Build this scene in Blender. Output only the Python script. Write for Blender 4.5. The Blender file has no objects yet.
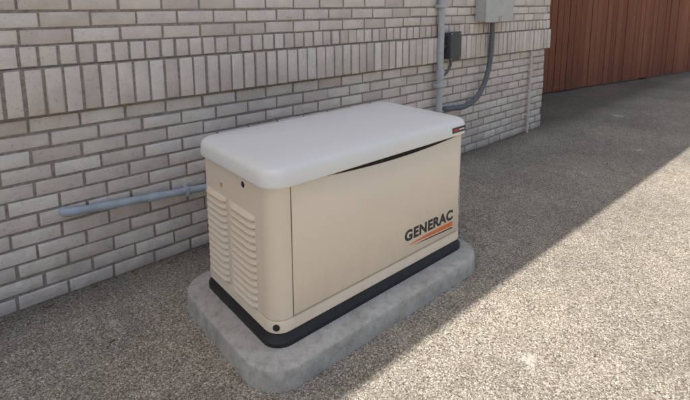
import bpy, bmesh, math, random
from mathutils import Vector, Matrix
random.seed(7)
sc=bpy.context.scene
GZ=-0.09            # ground level (z=0 is the top of the pad)
WY=1.119            # face of the lower brick wall
R=math.radians

# ---------------------------------------------------------------- materials
def new_mat(name):
    m=bpy.data.materials.new(name); m.use_nodes=True
    nt=m.node_tree; b=nt.nodes["Principled BSDF"]
    return m,nt,b
def N(nt,t,**k):
    n=nt.nodes.new(t)
    for a,v in k.items(): setattr(n,a,v)
    return n
def ramp(nt,fac,stops):
    r=N(nt,"ShaderNodeValToRGB")
    e=r.color_ramp.elements
    e[0].position,e[0].color=stops[0][0],(*stops[0][1],1)
    e[1].position,e[1].color=stops[-1][0],(*stops[-1][1],1)
    for p,c in stops[1:-1]:
        x=e.new(p); x.color=(*c,1)
    nt.links.new(fac,r.inputs[0]); return r.outputs[0]
def noise(nt,scale,detail=3,rough=.6,vec=None,dim='3D'):
    n=N(nt,"ShaderNodeTexNoise",noise_dimensions=dim); n.inputs["Scale"].default_value=scale
    n.inputs["Detail"].default_value=detail; n.inputs["Roughness"].default_value=rough
    if vec is None:
        vec=N(nt,"ShaderNodeNewGeometry").outputs["Position"]
    nt.links.new(vec,n.inputs["Vector"]); return n.outputs["Fac"]
def mix(nt,mode,fac,a,b):
    m=N(nt,"ShaderNodeMix",data_type='RGBA',blend_type=mode)
    for s,v in ((m.inputs[0],fac),(m.inputs[6],a),(m.inputs[7],b)):
        if hasattr(v,"is_output"): nt.links.new(v,s)
        elif isinstance(v,(int,float)): s.default_value=v
        else: s.default_value=(*v,1)
    return m.outputs[2]
def math_(nt,op,a,b=0.0,clamp=False):
    m=N(nt,"ShaderNodeMath",operation=op); m.use_clamp=clamp
    for s,v in ((m.inputs[0],a),(m.inputs[1],b)):
        if hasattr(v,"is_output"): nt.links.new(v,s)
        else: s.default_value=v
    return m.outputs[0]
def maprange(nt,v,a,b,c,d):
    m=N(nt,"ShaderNodeMapRange"); nt.links.new(v,m.inputs[0])
    for i,x in enumerate((a,b,c,d)): m.inputs[i+1].default_value=x
    return m.outputs[0]
def bump(nt,b,h,strength=.3,dist=.002,prev=None):
    n=N(nt,"ShaderNodeBump"); n.inputs["Strength"].default_value=strength; n.inputs["Distance"].default_value=dist
    nt.links.new(h,n.inputs["Height"])
    if prev is not None: nt.links.new(prev,n.inputs["Normal"])
    nt.links.new(n.outputs[0],b.inputs["Normal"]); return n.outputs[0]
def simple(name,col,rough=.5,metal=0,var=.12,scale=25,bs=.05,bd=.001,coat=0):
    m,nt,b=new_mat(name)
    f=noise(nt,scale,3)
    c=ramp(nt,f,[(.3,tuple(x*(1-var) for x in col)),(.7,tuple(min(1,x*(1+var)) for x in col))])
    nt.links.new(c,b.inputs["Base Color"]); b.inputs["Roughness"].default_value=rough
    b.inputs["Metallic"].default_value=metal; b.inputs["Coat Weight"].default_value=coat
    if bs: bump(nt,b,noise(nt,scale*12,2),bs,bd)
    return m

def brick_mat():
    m,nt,b=new_mat("painted_brick")
    g=N(nt,"ShaderNodeNewGeometry")
    base=ramp(nt,g.outputs["Random Per Island"],[(0,(.66,.565,.51)),(.25,(.74,.645,.585)),(.7,(.79,.70,.64)),(1,(.84,.76,.705))])
    n1=noise(nt,9,4); n2=noise(nt,70,3,.7)
    c=mix(nt,'MULTIPLY',.8,base,ramp(nt,n1,[(.3,(.82,.81,.82)),(.65,(1.03,1.02,1.0))]))
    c=mix(nt,'MULTIPLY',.6,c,ramp(nt,n2,[(.30,(.56,.51,.48)),(.41,(1,1,1)),(1,(1.03,1.03,1.03))]))
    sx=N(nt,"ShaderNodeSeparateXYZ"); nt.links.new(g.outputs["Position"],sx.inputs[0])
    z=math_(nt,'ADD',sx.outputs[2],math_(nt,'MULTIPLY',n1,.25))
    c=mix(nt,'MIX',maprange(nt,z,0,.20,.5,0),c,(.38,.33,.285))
    nt.links.new(c,b.inputs["Base Color"]); b.inputs["Roughness"].default_value=.6
    bump(nt,b,noise(nt,40,3,.6),.7,.006)
    return m
def mortar_mat():
    m,nt,b=new_mat("painted_mortar")
    c=ramp(nt,noise(nt,60,3,.7),[(.3,(.24,.20,.175)),(.7,(.44,.375,.335))])
    nt.links.new(c,b.inputs["Base Color"]); b.inputs["Roughness"].default_value=.9
    bump(nt,b,noise(nt,120,3,.7),.9,.004); return m
def ground_mat():
    m,nt,b=new_mat("exposed_aggregate")
    g=N(nt,"ShaderNodeNewGeometry"); pos=g.outputs["Position"]
    v=N(nt,"ShaderNodeTexVoronoi",voronoi_dimensions='2D'); v.inputs["Scale"].default_value=215; nt.links.new(pos,v.inputs["Vector"])
    sp=N(nt,"ShaderNodeSeparateColor"); nt.links.new(v.outputs["Color"],sp.inputs[0])
    peb=ramp(nt,sp.outputs[0],[(0,(.10,.085,.068)),(.22,(.24,.21,.168)),(.6,(.355,.315,.255)),(.88,(.46,.415,.345)),(1,(.72,.67,.59))])
    n9=noise(nt,11,4,.7,pos,'2D')
    c=mix(nt,'MULTIPLY',.9,peb,ramp(nt,noise(nt,1.1,4,.6,pos,'2D'),[(.3,(.76,.76,.78)),(.7,(1.1,1.09,1.06))]))
    c=mix(nt,'MULTIPLY',.8,c,ramp(nt,n9,[(.35,(.82,.81,.81)),(.6,(1.05,1.05,1.05))]))
    c=mix(nt,'MULTIPLY',.8,c,ramp(nt,noise(nt,75,3,.8,pos,'2D'),[(.36,(.55,.54,.53)),(.52,(1.08,1.08,1.08))]))
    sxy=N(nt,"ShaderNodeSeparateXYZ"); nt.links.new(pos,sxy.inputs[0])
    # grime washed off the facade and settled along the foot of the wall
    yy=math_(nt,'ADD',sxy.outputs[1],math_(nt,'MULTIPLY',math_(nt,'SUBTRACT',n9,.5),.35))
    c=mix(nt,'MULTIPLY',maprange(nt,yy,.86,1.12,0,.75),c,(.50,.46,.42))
    wob=math_(nt,'MULTIPLY',math_(nt,'SUBTRACT',noise(nt,22,3,.7,pos,'2D'),.5),.16)
    tot=None
    for (x,y,r) in ((-.40,.74,.03),(4.2,.05,.05),(.80,-.62,.035),(5.6,.7,.09)):
        dx=math_(nt,'POWER',math_(nt,'ABSOLUTE',math_(nt,'SUBTRACT',sxy.outputs[0],x)),2)
        dy=math_(nt,'POWER',math_(nt,'ABSOLUTE',math_(nt,'SUBTRACT',sxy.outputs[1],y)),2)
        dd=math_(nt,'ADD',math_(nt,'SQRT',math_(nt,'ADD',dx,dy)),wob)
        q=maprange(nt,dd,r*.3,r,.5,0)
        tot=q if tot is None else math_(nt,'MAXIMUM',tot,q)
    c=mix(nt,'MIX',tot,c,(.66,.62,.55))
    nt.links.new(c,b.inputs["Base Color"]); b.inputs["Roughness"].default_value=.85
    bump(nt,b,math_(nt,'SUBTRACT',1,v.outputs["Distance"]),.5,.002)
    return m
def pad_mat():
    m,nt,b=new_mat("cast_concrete")
    c=ramp(nt,noise(nt,6,4,.6),[(.3,(.42,.40,.37)),(.7,(.54,.52,.49))])
    c=mix(nt,'MULTIPLY',.7,c,ramp(nt,noise(nt,190,3,.8),[(.34,(.6,.6,.6)),(.46,(1,1,1)),(.8,(1.1,1.1,1.1))]))
    c=mix(nt,'MULTIPLY',.7,c,ramp(nt,noise(nt,20,4,.75),[(.36,(.68,.65,.61)),(.55,(1.03,1.03,1.03))]))
    nt.links.new(c,b.inputs["Base Color"]); b.inputs["Roughness"].default_value=.8
    bump(nt,b,noise(nt,240,3,.7),.3,.0012); return m
def fence_mat():
    m,nt,b=new_mat("stained_cedar")
    g=N(nt,"ShaderNodeNewGeometry")
    base=ramp(nt,g.outputs["Random Per Island"],[(0,(.235,.076,.040)),(.5,(.275,.092,.048)),(1,(.32,.115,.06))])
    mp=N(nt,"ShaderNodeMapping"); mp.inputs["Scale"].default_value=(60,60,2.2); nt.links.new(g.outputs["Position"],mp.inputs[0])
    nn_=noise(nt,1,4,.6,mp.outputs[0])
    c=mix(nt,'MULTIPLY',.5,base,ramp(nt,nn_,[(.3,(.6,.6,.6)),(.65,(1.1,1.1,1.1))]))
    nt.links.new(c,b.inputs["Base Color"]); b.inputs["Roughness"].default_value=.75
    bump(nt,b,nn_,.4,.003); return m
def paint_mat(name,col,rough,dirt=.25,wave=.2):
    m,nt,b=new_mat(name)
    c=ramp(nt,noise(nt,2.5,2),[(.3,tuple(x*.965 for x in col)),(.7,col)])
    if dirt: # dust streaks, mostly low on the panel
        g=N(nt,"ShaderNodeNewGeometry"); mp=N(nt,"ShaderNodeMapping"); mp.inputs["Scale"].default_value=(18,18,6); nt.links.new(g.outputs["Position"],mp.inputs[0])
        sx=N(nt,"ShaderNodeSeparateXYZ"); nt.links.new(g.outputs["Position"],sx.inputs[0])
        s=noise(nt,1,4,.7,mp.outputs[0])
        fac=math_(nt,'MULTIPLY',maprange(nt,sx.outputs[2],.05,.35,1,.15),maprange(nt,s,.45,.75,0,dirt))
        c=mix(nt,'MIX',fac,c,(.55,.46,.36))
    nt.links.new(c,b.inputs["Base Color"])
    b.inputs["Roughness"].default_value=rough
    if wave: bump(nt,b,noise(nt,2.2,1,.5),wave,.004)
    return m
M_brick=brick_mat(); M_mortar=mortar_mat(); M_ground=ground_mat(); M_pad=pad_mat(); M_fence=fence_mat()
M_cream=paint_mat("cream_powder_coat",(.88,.75,.60),.38,.25,.12)
M_lid=paint_mat("lid_powder_coat",(.88,.87,.845),.33,0,0)
M_black=simple("black_plastic",(.018,.018,.02),.5,bs=.2)
M_dark=simple("dark_gap",(.012,.011,.010),.9)
M_seam=simple("panel_seam",(.22,.17,.12),.9)
M_conduit=simple("grey_painted_conduit",(.42,.47,.52),.45,var=.15,scale=12,bs=.1)
M_pvc=simple("grey_pvc",(.50,.52,.53),.45,var=.1)
M_flex=simple("liquid_tight_conduit",(.15,.16,.17),.5)
M_box=simple("meter_box_enamel",(.56,.56,.55),.45,var=.06)
M_dbox=simple("junction_box_plastic",(.07,.078,.085),.45)
M_pipe=simple("wall_paint_pipe",(.66,.585,.53),.6)
M_text=simple("logo_dark_ink",(.03,.03,.032),.5,bs=0)
M_orange=simple("logo_orange_ink",(.85,.17,.03),.45,bs=0,var=.03)
M_red=simple("label_red_ink",(.45,.03,.05),.45,bs=0)
M_white=simple("label_white",(.75,.75,.75),.45,bs=0,var=.03)
M_yel=simple("label_amber",(.65,.38,.06),.45,bs=0)
M_roof=simple("roof_shingle",(.09,.08,.075),.9,var=.3,scale=8,bs=.6,bd=.01)
M_soffit=simple("white_soffit_paint",(.80,.78,.75),.6)
M_glass=simple("window_glass",(.03,.035,.04),.08,var=.05,bs=0)
M_metal=simple("zinc_hardware",(.5,.5,.5),.35,metal=1)
M_leaf=simple("dry_leaf",(.20,.13,.06),.8,var=.4,scale=30)

# ---------------------------------------------------------------- helpers
def obj(name,verts,faces,mat,parent=None,smooth=None,loc=(0,0,0)):
    me=bpy.data.meshes.new(name); me.from_pydata([tuple(v) for v in verts],[],faces)
    bm=bmesh.new(); bm.from_mesh(me); bmesh.ops.recalc_face_normals(bm,faces=bm.faces); bm.to_mesh(me); bm.free()
    me.materials.append(mat)
    if smooth:
        me.polygons.foreach_set("use_smooth",[True]*len(me.polygons)); me.set_sharp_from_angle(angle=R(smooth))
    o=bpy.data.objects.new(name,me); sc.collection.objects.link(o); o.location=loc
    if parent: o.parent=parent
    return o
def empty(name,loc=(0,0,0)):
    o=bpy.data.objects.new(name,None); sc.collection.objects.link(o); o.location=loc; return o
def box(name,x0,x1,y0,y1,z0,z1,mat,parent=None,bev=0):
    v=[(x,y,z) for z in (z0,z1) for y in (y0,y1) for x in (x0,x1)]
    f=[(0,2,3,1),(4,5,7,6),(0,1,5,4),(2,6,7,3),(0,4,6,2),(1,3,7,5)]
    o=obj(name,v,f,mat,parent)
    if bev:
        bm=bmesh.new(); bm.from_mesh(o.data)
        bmesh.ops.bevel(bm,geom=bm.edges[:],offset=bev,segments=3,affect='EDGES',profile=.5)
        bm.to_mesh(o.data); bm.free()
        o.data.polygons.foreach_set("use_smooth",[True]*len(o.data.polygons)); o.data.set_sharp_from_angle(angle=R(40))
    return o
def ring(x0,x1,y0,y1,z,r,n=10,zf=None):
    p=[]
    r=max(.001,min(r,(x1-x0)/2-.001,(y1-y0)/2-.001))
    for cx,cy,a0 in ((x0+r,y0+r,180),(x1-r,y0+r,270),(x1-r,y1-r,0),(x0+r,y1-r,90)):
        for i in range(n+1):
            a=R(a0+90*i/n); X=cx+r*math.cos(a); Y=cy+r*math.sin(a)
            p.append((X,Y,z if zf is None else z+zf(X,Y)))
    return p
def loft(name,secs,mat,parent=None,n=10,smooth=35):
    v=[];f=[]
    m=4*(n+1)
    for s in secs: v+=ring(*s[:6],n=n,zf=s[6] if len(s)>6 else None)
    for k in range(len(secs)-1):
        for i in range(m):
            j=(i+1)%m; f.append((k*m+i,k*m+j,(k+1)*m+j,(k+1)*m+i))
    f.append(tuple(range(m))[::-1]); f.append(tuple((len(secs)-1)*m+i for i in range(m)))
    return obj(name,v,f,mat,parent,smooth)
def tube(name,pts,r,mat,parent=None,n=16,ribs=0,sub=8):
    P=[Vector(p) for p in pts]; Q=[]
    if len(P)>2:
        E=[2*P[0]-P[1]]+P+[2*P[-1]-P[-2]]
        for i in range(1,len(E)-2):
            for s in range(sub):
                t=s/sub; a,b,c,d=E[i-1],E[i],E[i+1],E[i+2]
                Q.append(.5*((2*b)+(c-a)*t+(2*a-5*b+4*c-d)*t*t+(3*b-a-3*c+d)*t**3))
        Q.append(P[-1])
    else: Q=[P[0].lerp(P[1],i/24) for i in range(25)]
    if ribs:
        L=[0]
        for i in range(1,len(Q)): L.append(L[-1]+(Q[i]-Q[i-1]).length)
        K=int(L[-1]/ribs); W=[]; j=0
        for k in range(K+1):
            s=L[-1]*k/K
            while j<len(L)-2 and L[j+1]<s: j+=1
            W.append(Q[j].lerp(Q[j+1],(s-L[j])/max(1e-9,L[j+1]-L[j])))
        Q=W
    v=[];f=[];nrm=None
    for i,q in enumerate(Q):
        t=(Q[min(i+1,len(Q)-1)]-Q[max(i-1,0)]).normalized()
        if nrm is None: nrm=t.orthogonal().normalized()
        nrm=(nrm-t*nrm.dot(t)).normalized(); bn=t.cross(nrm)
        rr=r*(.9 if ribs and i%2 else 1)
        for k in range(n):
            a=2*math.pi*k/n; v.append(q+nrm*rr*math.cos(a)+bn*rr*math.sin(a))
    for i in range(len(Q)-1):
        for k in range(n):
            l=(k+1)%n; f.append((i*n+k,i*n+l,(i+1)*n+l,(i+1)*n+k))
    f.append(tuple(range(n))[::-1]); f.append(tuple((len(Q)-1)*n+k for k in range(n)))
    return obj(name,v,f,mat,parent,50)
def disc(name,c,nrm,r,d,mat,parent=None,n=24):
    c=Vector(c);nrm=Vector(nrm).normalized();a=nrm.orthogonal().normalized();b=nrm.cross(a)
    v=[];f=[]
    for rr,h in ((r,-d),(r,d*.6),(r*.85,d)):
        for k in range(n):
            t=2*math.pi*k/n; v.append(c+nrm*h+a*rr*math.cos(t)+b*rr*math.sin(t))
    for i in range(2):
        for k in range(n):
            l=(k+1)%n; f.append((i*n+k,i*n+l,(i+1)*n+l,(i+1)*n+k))
    f.append(tuple(range(n))[::-1]);f.append(tuple(2*n+k for k in range(n)))
    return obj(name,v,f,mat,parent,40)

# ---------------------------------------------------------------- bricks
class Bricks:
    def __init__(s): s.v=[];s.f=[]
    def add(s,u0,u1,z0,z1,face,fn,depth=.05):
        j=lambda a: random.uniform(-a,a)
        pr=face+j(.0025); tilt=j(.002); e=.0045+random.uniform(0,.004)
        u0+=j(.002);u1+=j(.002);z0+=j(.0016);z1+=j(.0016)
        b=len(s.v)
        for inset,dp in ((0,-depth),(0,-e),(e*.35,-e*.3),(e*1.1,0)):
            for (u,z,sg) in ((u0+inset,z0+inset,-1),(u1-inset,z0+inset,1),(u1-inset,z1-inset,1),(u0+inset,z1-inset,-1)):
                s.v.append(fn(u+j(.0013),z+j(.0013),pr+dp+tilt*sg+j(.0006)))
        for k in range(3):
            for i in range(4):
                l=(i+1)%4; s.f.append((b+k*4+i,b+k*4+l,b+(k+1)*4+l,b+(k+1)*4+i))
        s.f.append((b+12,b+13,b+14,b+15)); s.f.append((b+3,b+2,b+1,b))
    def running(s,u0,u1,z0,z1,n,face,fn,off=0):
        ch=(z1-z0)/n; g=.012
        for r in range(n):
            u=u0-(.1 if (r+off)%2 else 0)+random.uniform(-.015,.015)
            while u<u1:
                a=max(u,u0);b=min(u+.199,u1)
                if b-a>.03: s.add(a,b,z0+r*ch,z0+(r+1)*ch-g,face,fn)
                u+=.21
    def soldier(s,u0,u1,z0,z1,face,fn,w=.066,g=.012):
        k=round((u1-u0+g)/(w+g)); p=(u1-u0+g)/k
        for i in range(k): s.add(u0+i*p,u0+(i+1)*p-g,z0,z1,face,fn)
XL,XR=-7.0,4.37
house=empty("brick_house",(0,0,0))
fr=lambda u,z,d: (u,WY-d,z)
B=Bricks()
B.running(XL,XR,GZ,.830,12,0,fr)
B.soldier(XL,XR+.035,.836,1.046,.040,fr)
B.soldier(XL,XR+.022,1.058,1.150,.022,fr)
B.running(XL,XR+.02,1.160,1.160+.0765*60,60,.020,fr,1)
obj("brick_facade",B.v,B.f,M_brick,house,40)
E=Bricks(); fe=lambda u,z,d:(XR+d,u,z)
E.running(WY+.06,3.5,GZ,.830,12,0,fe,1); E.soldier(WY+.06,3.5,.836,1.046,.036,fe); E.soldier(WY+.06,3.5,1.058,1.150,.022,fe)
E.running(WY+.06,3.5,1.160,1.160+.0765*60,60,.02,fe)
obj("brick_end_wall",E.v,E.f,M_brick,house,40)
box("mortar_lower",XL,XR-.007,WY+.0075,9,GZ-.2,.834,M_mortar,house)
box("mortar_soldier",XL,XR+.027,WY-.0315,9,.835,1.052,M_mortar,house)
box("mortar_rowlock",XL,XR+.014,WY-.014,9,1.053,1.154,M_mortar,house)
box("mortar_upper",XL,XR+.013,WY-.0125,9,1.155,5.78,M_mortar,house)
R2=Bricks(); f2=lambda u,z,d:(u,3.5-d,z)
R2.running(XR+.06,12,GZ,GZ+.0765*76,76,0,f2)
obj("recessed_brick_wall",R2.v,R2.f,M_brick,house,40)
box("recessed_wall_mortar",XR+.05,12,3.508,9,GZ-.2,5.775,M_mortar,house)
ey=.82
rv=[(-7.4,ey,5.78),(12.4,ey,5.78),(12.4,9.6,5.78),(-7.4,9.6,5.78),(-7.4,ey,5.90),(12.4,ey,5.90),(12.4,9.6,5.9),(-7.4,9.6,5.9),(-7.4,5.2,7.9),(12.4,5.2,7.9)]
rf=[(0,3,2,1),(0,1,5,4),(2,3,7,6),(4,5,9,8),(6,7,8,9),(0,4,8,7,3),(1,2,6,9,5)]
obj("roof",rv,rf,M_roof,house)  # unseen roof, eave set and stretched past the corner to cast the ground shade
box("fascia",-7.42,12.42,ey-.03,ey-.004,5.74,5.905,M_soffit,house)
box("roof_extension_post",11.9,12.05,.95,1.1,GZ,5.775,M_soffit,house,.01)  # post added out of view to carry the stretched roof
for x in (-4.5,-1.2,2.0):
    box("window_frame",x,x+1.1,WY-.06,WY-.018,3.4,4.9,M_soffit,house,.006)
    box("window_pane",x+.07,x+.515,WY-.064,WY-.055,3.47,4.83,M_glass,house)
    box("window_pane",x+.585,x+1.03,WY-.064,WY-.055,3.47,4.83,M_glass,house)

# ---------------------------------------------------------------- ground
S=300
obj("ground",[(-S,-S,GZ),(S,-S,GZ),(S,S,GZ),(-S,S,GZ)],[(0,1,2,3)],M_ground)
# scattered grit and leaf crumbs, mostly gathered along the foot of the wall
rl=random.Random(3); V=[];F=[]
for i in range(230):
    if i<170: x=rl.uniform(-1.6,4.3); y=WY-.004-abs(rl.gauss(0,.035))-.004
    else: x=rl.uniform(-1.2,5.5); y=rl.uniform(-.9,1.0)
    if -.13<x<1.32 and -.14<y<.73: continue
    r=rl.uniform(.003,.009) if i%6 else rl.uniform(.010,.017); a=rl.uniform(0,6.28); k=len(V); n=6
    for q in range(n):
        t=a+q*2*math.pi/n; s_=r*rl.uniform(.6,1.1)
        V.append((x+s_*math.cos(t)*1.3,y+s_*math.sin(t)*.7,GZ+.002+rl.uniform(0,.006)))
    V.append((x,y,GZ+.006))
    for q in range(n): F.append((k+q,k+(q+1)%n,k+n))
obj("leaf_litter",V,F,M_leaf)

# ---------------------------------------------------------------- fence
fence=empty("wooden_fence",(0,0,0))
p0=Vector((4.42,2.375)); p1=Vector((13.5,.68)); d=(p1-p0).normalized(); nn=Vector((d.y,-d.x))
V=[];F=[]
def obox(a,b,o0,o1,z0,z1):
    k=len(V)
    for z in (z0,z1):
        for (s,o) in ((a,o0),(b,o0),(b,o1),(a,o1)):
            q=p0+d*s+nn*o; V.append((q.x,q.y,z))
    F.extend([(k,k+3,k+2,k+1),(k+4,k+5,k+6,k+7),(k,k+1,k+5,k+4),(k+1,k+2,k+6,k+5),(k+2,k+3,k+7,k+6),(k+3,k,k+4,k+7)])
s=0; Lf=(p1-p0).length
while s<Lf:
    w=.138+random.uniform(-.004,.004); dz=random.uniform(-.012,.012)
    obox(s,s+w,.0+random.uniform(0,.007),.019+random.uniform(0,.008),GZ+.03+abs(dz),1.78+dz); s+=w+.008+random.uniform(0,.006)
obj("pickets",V,F,M_fence,fence)
V=[];F=[]
for z in (.15,.85,1.55): obox(0,Lf,-.045,-.004,z,z+.09)
s=.1
while s<Lf: obox(s,s+.09,-.14,-.048,GZ-.1,1.75); s+=2.4
obj("rails_and_posts",V,F,M_fence,fence)

# ---------------------------------------------------------------- pad
pad=loft("concrete_pad",[(-.115,1.290,-.118,.715,GZ-.03,.16),(-.113,1.288,-.116,.713,GZ+.01,.158),(-.110,1.285,-.113,.710,-.012,.155),
   (-.108,1.283,-.111,.708,-.006,.153),(-.103,1.278,-.106,.703,-.0015,.148),(-.096,1.271,-.099,.696,0,.141)],M_pad,None,14)

# ---------------------------------------------------------------- generator
gen=empty("standby_generator",(0,0,0))
L,W=1.227,.615
def C(e,z,r,zf=None):
    t=(e,L-e,e,W-e,z,max(.01,r-e)); return t+((zf,) if zf else ())
rc=.07
loft("base_tray",[C(-.012,.0005,rc),C(-.012,.018,rc),C(-.006,.024,rc),C(.004,.050,rc),C(.012,.054,rc),C(.012,.062,rc)],M_black,gen)
loft("lower_skirt",[C(.010,.052,rc),C(.002,.053,rc),C(-.002,.057,rc),C(-.002,.100,rc),C(.000,.104,rc),C(.006,.106,rc),C(.006,.112,rc)],M_cream,gen)
loft("enclosure_body",[C(.006,.108,rc),C(.003,.1085,rc),C(.001,.111,rc),C(.001,.655,rc),C(.006,.66,rc),C(.02,.665,rc)],M_cream,gen)
cr=lambda a:(lambda X,Y: a*(1-((X-L/2)/(L/2))**2))
loft("lid",[C(.02,.654,rc),C(-.011,.654,rc),C(-.016,.658,rc),C(-.017,.666,rc),C(-.015,.704,rc,cr(.004)),C(-.011,.716,rc,cr(.006)),C(-.003,.7245,rc,cr(.007)),
   C(.008,.7295,rc,cr(.008)),C(.03,.733,rc+.01,cr(.010)),C(.07,.736,rc+.02,cr(.012)),C(.13,.7385,rc+.04,cr(.014)),C(.22,.740,rc+.05,cr(.015))],M_lid,gen,14,60)
def plate(name,outline,y0,y1,mat,inset=.003):
    n=len(outline); cx=sum(p[0] for p in outline)/n; cz=sum(p[1] for p in outline)/n
    v=[(x,y1,z) for x,z in outline]+[(x,y0+inset*.7,z) for x,z in outline]
    for x,z in outline:
        v.append((x+(inset if x<cx else -inset),y0,z+(inset if z<cz else -inset)))
    f=[]
    for k in range(2):
        for i in range(n):
            j=(i+1)%n; f.append((k*n+i,k*n+j,(k+1)*n+j,(k+1)*n+i))
    f.append(tuple(2*n+i for i in range(n))); f.append(tuple(range(n))[::-1])
    return obj(name,v,f,mat,gen,40)
xa,xb=.090,1.165
ztop=lambda x: .650-.020*max(0,math.sin(math.pi*max(0,min(1,(x-.26)/(1.14-.26)))))**.9
top=[(xb-(xb-xa)*i/40,ztop(xb-(xb-xa)*i/40)) for i in range(41)]
plate("front_door",[(xa,.116),(xb,.116)]+top,-.0055,.004,M_cream)
box("vent_slot",.24,1.155,-.0012,.004,.60,.653,M_dark,gen)
box("door_gap",xa-.0025,xa-.0002,-.0010,.004,.112,.652,M_seam,gen)
box("door_gap_low",xa-.003,xb+.003,-.0012,.004,.1125,.1155,M_seam,gen)
box("door_gap_end",xb+.0002,xb+.0025,-.0010,.004,.1156,.64,M_seam,gen)
def louvre_bank(name,y0,y1,z0,z1,n):
    v=[];f=[]; p=(z1-z0)/n
    for i in range(n):
        zb=z0+i*p+.004; zt=z0+(i+1)*p-.004; K=8
        b=len(v)
        for k in range(K+1):
            t=k/K; y=y0+(y1-y0)*t; e=min(1,min(t,1-t)*7); e=math.sin(e*math.pi/2)
            o=.015*e
            v+= [(0.003,y,zb),(-o*.92,y,zb+.001),(-o,y,zb+.004),(-o*.55,y,zb+(zt-zb)*.6),(0.003,y,zt)]
        for k in range(K):
            for q in range(4):
                a=b+k*5+q; f.append((a,a+1,a+6,a+5))
    return obj(name,v,f,M_cream,gen,45)
louvre_bank("louvres",.120,.338,.115,.520,13)
louvre_bank("louvres",.362,.555,.115,.520,13)
for (y0,y1) in ((.120,.338),(.362,.555)):
    for i in range(13):
        z=.115+i*.405/13
        box("louvre_slot",-.0006,.003,y0+.01,y1-.01,z-.001,z+.005,M_seam,gen)
disc("lid_lock",(0.001,.205,.622),(-1,0,0),.013,.004,M_black,gen)
disc("lid_lock_ring",(0.001,.205,.622),(-1,0,0),.018,.002,M_cream,gen)
box("end_label",-.001,.003,.380,.425,.548,.578,M_white,gen)
box("end_label_print",-.0016,.0,.388,.410,.553,.573,M_yel,gen)
disc("lifting_hole_plug",(.0185,.0185,.082),(-1,-1,0),.014,.003,M_black,gen)
disc("lifting_hole_plug",(1.2085,.0185,.082),(1,-1,0),.014,.003,M_black,gen)
cu=bpy.data.curves.new("t",'FONT'); cu.body="GENERAC"; cu.size=.1; cu.extrude=.0006; cu.offset=.0045; cu.space_character=1.10
to=bpy.data.objects.new("t",cu); sc.collection.objects.link(to); bpy.context.view_layer.update()
me=bpy.data.meshes.new_from_object(to.evaluated_get(bpy.context.evaluated_depsgraph_get())); bpy.data.objects.remove(to)
xs=[v.co.x for v in me.vertices]; ys=[v.co.y for v in me.vertices]; x0,x1,y0,y1=min(xs),max(xs),min(ys),max(ys)
for v in me.vertices:
    X=.735+(v.co.x-x0)/(x1-x0)*.38; Z=.193+(v.co.y-y0)/(y1-y0)*.058; Yv=-.0058-v.co.z*1.0
    v.co=(X,Yv,Z)
me.materials.clear(); me.materials.append(M_text)
to=bpy.data.objects.new("lettering",me); sc.collection.objects.link(to); to.parent=gen
obj("logo_underline",[(.755,-.0062,.170),(1.115,-.0062,.157),(1.115,-.0062,.182),(.90,-.0062,.180)],[(0,1,2,3)],M_orange,gen)
obj("logo_underline_thin",[(.80,-.0062,.156),(1.115,-.0062,.142),(1.115,-.0062,.149),(.90,-.0062,.157)],[(0,1,2,3)],M_text,gen)
box("badge",1.075,1.185,-.0182,-.014,.674,.702,M_text,gen)
box("badge_print",1.085,1.125,-.0188,-.0180,.679,.697,M_red,gen)
box("badge_print_white",1.130,1.175,-.0188,-.0180,.685,.692,M_white,gen)
def corner_label(z0,z1,mat):
    a=[(1.157+.0712*math.sin(R(t)),.07-.0712*math.cos(R(t))) for t in (18,28,38,48)]
    v=[(x,y,z) for z in (z0,z1) for x,y in a]
    obj("corner_label",v,[(0,1,5,4),(1,2,6,5),(2,3,7,6)],mat,gen)
corner_label(.375,.415,M_yel); corner_label(.318,.368,M_white); corner_label(.24,.30,M_white)

# ---------------------------------------------------------------- conduits
lc=empty("wall_conduit")
tube("run",[(-.44,WY-.035,.338),(.6,WY-.035,.250)],.0205,M_conduit,lc)
tube("elbow",[(-.435,WY-.035,.338),(-.47,WY-.03,.340),(-.488,WY-.005,.341),(-.49,WY+.03,.341)],.0222,M_conduit,lc)
tube("coupling",[(-.105,WY-.035,.3097),(-.045,WY-.035,.3046)],.0235,M_conduit,lc)
box("strap",.10,.122,WY-.058,WY+.004,.264,.316,M_conduit,lc,.006)
vc=empty("electrical_conduit")
tube("riser",[(2.363,WY-.06,GZ-.02),(2.363,WY-.06,4.2)],.028,M_pvc,vc)
tube("coupling",[(2.363,WY-.06,.70),(2.363,WY-.06,.78)],.034,M_pvc,vc)
for z in (.62,1.30,2.2): 
    box("strap",2.315,2.411,WY-.094,WY-.02,z,z+.03,M_pvc,vc,.01)
jb=empty("junction_box")
box("body",2.43,2.56,WY-.11,WY-.024,.86,1.09,M_dbox,jb,.012)
box("cover",2.42,2.57,WY-.122,WY-.108,.85,1.10,M_dbox,jb,.006)
for x in (2.435,2.555):
    for z in (.868,1.082): disc("screw",(x,WY-.122,z),(0,-1,0),.006,.002,M_metal,jb)
tube("nipple",[(2.36,WY-.06,.97),(2.44,WY-.06,.97)],.02,M_dbox,jb)
tube("drop_cable",[(2.49,WY-.07,.87),(2.49,WY-.07,.80),(2.44,WY-.07,.74),(2.39,WY-.07,.72)],.012,M_flex,jb)
mb=empty("electric_meter_box")
box("body",2.90,3.36,WY-.135,WY-.024,1.175,1.85,M_box,mb,.008)
box("cover",2.893,3.367,WY-.150,WY-.134,1.165,1.86,M_box,mb,.006)
box("hasp",3.11,3.15,WY-.158,WY-.149,1.18,1.22,M_metal,mb,.003)
disc("hub",(3.12,WY-.08,1.17),(0,0,-1),.034,.015,M_metal,mb)
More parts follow.
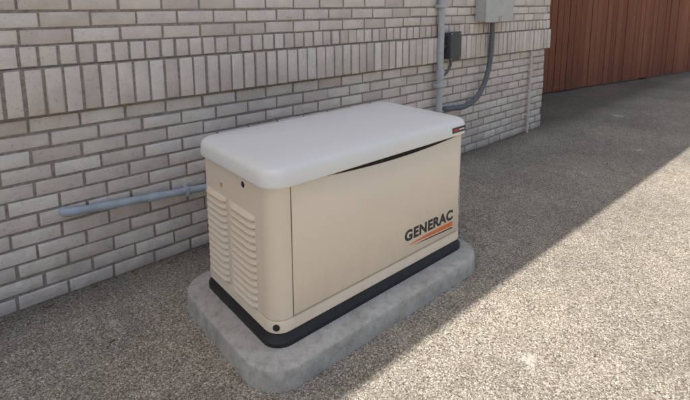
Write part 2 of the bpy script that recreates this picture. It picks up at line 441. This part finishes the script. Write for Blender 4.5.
tube("flexible_conduit",[(3.12,WY-.08,1.18),(3.125,WY-.075,.98),(3.12,WY-.07,.80),(3.06,WY-.07,.62),(2.93,WY-.07,.47),(2.75,WY-.07,.405),(2.55,WY-.07,.41),(2.40,WY-.09,.43)],.025,M_flex,mb,ribs=.006)
rp=empty("wall_pipe")
tube("pipe",[(4.0,WY-.03,GZ-.02),(4.0,WY-.03,.825)],.014,M_pipe,rp)
for z in (.1,.6): box("clip",3.975,4.025,WY-.046,WY+.002,z,z+.02,M_pipe,rp,.004)

# ---------------------------------------------------------------- light
sd=Vector((-.3,.177,1)).normalized()
w=bpy.data.worlds.new("World"); sc.world=w; w.use_nodes=True
sky=w.node_tree.nodes.new("ShaderNodeTexSky"); sky.sky_type='NISHITA'; sky.sun_disc=False
sky.sun_elevation=math.asin(sd.z); sky.sun_rotation=math.atan2(sd.x,sd.y)
sky.air_density=1.6; sky.dust_density=4.5; sky.ozone_density=.8
bg=w.node_tree.nodes["Background"]; bg.inputs[1].default_value=.145
w.node_tree.links.new(sky.outputs[0],bg.inputs[0])
sl=bpy.data.lights.new("sun",'SUN'); sl.energy=5.0; sl.angle=R(.4); sl.color=(1,.955,.885)
so=bpy.data.objects.new("sun",sl); sc.collection.objects.link(so); so.rotation_euler=sd.to_track_quat('Z','Y').to_euler(); so.location=(-3,1,9)

# ---------------------------------------------------------------- camera
yaw,pitch,roll=.7133,.161,-.0049
fw=Vector((math.sin(yaw)*math.cos(pitch),math.cos(yaw)*math.cos(pitch),-math.sin(pitch)))
rt=Vector((math.cos(yaw),-math.sin(yaw),0)); up=rt.cross(fw)
r2=rt*math.cos(roll)+up*math.sin(roll); u2=-rt*math.sin(roll)+up*math.cos(roll)
cd=bpy.data.cameras.new("camera"); co=bpy.data.objects.new("camera",cd); sc.collection.objects.link(co)
Mx=Matrix((r2,u2,-fw)).transposed().to_4x4(); Mx.translation=Vector((-.8468,-1.3992,1.3268)); co.matrix_world=Mx
cd.sensor_width=36; cd.lens=464.81/690*36; cd.shift_y=(80.64-200)/690; cd.clip_start=.02; cd.clip_end=1000
sc.camera=co
sc.view_settings.view_transform='Standard'; sc.view_settings.look='None'; sc.view_settings.exposure=0
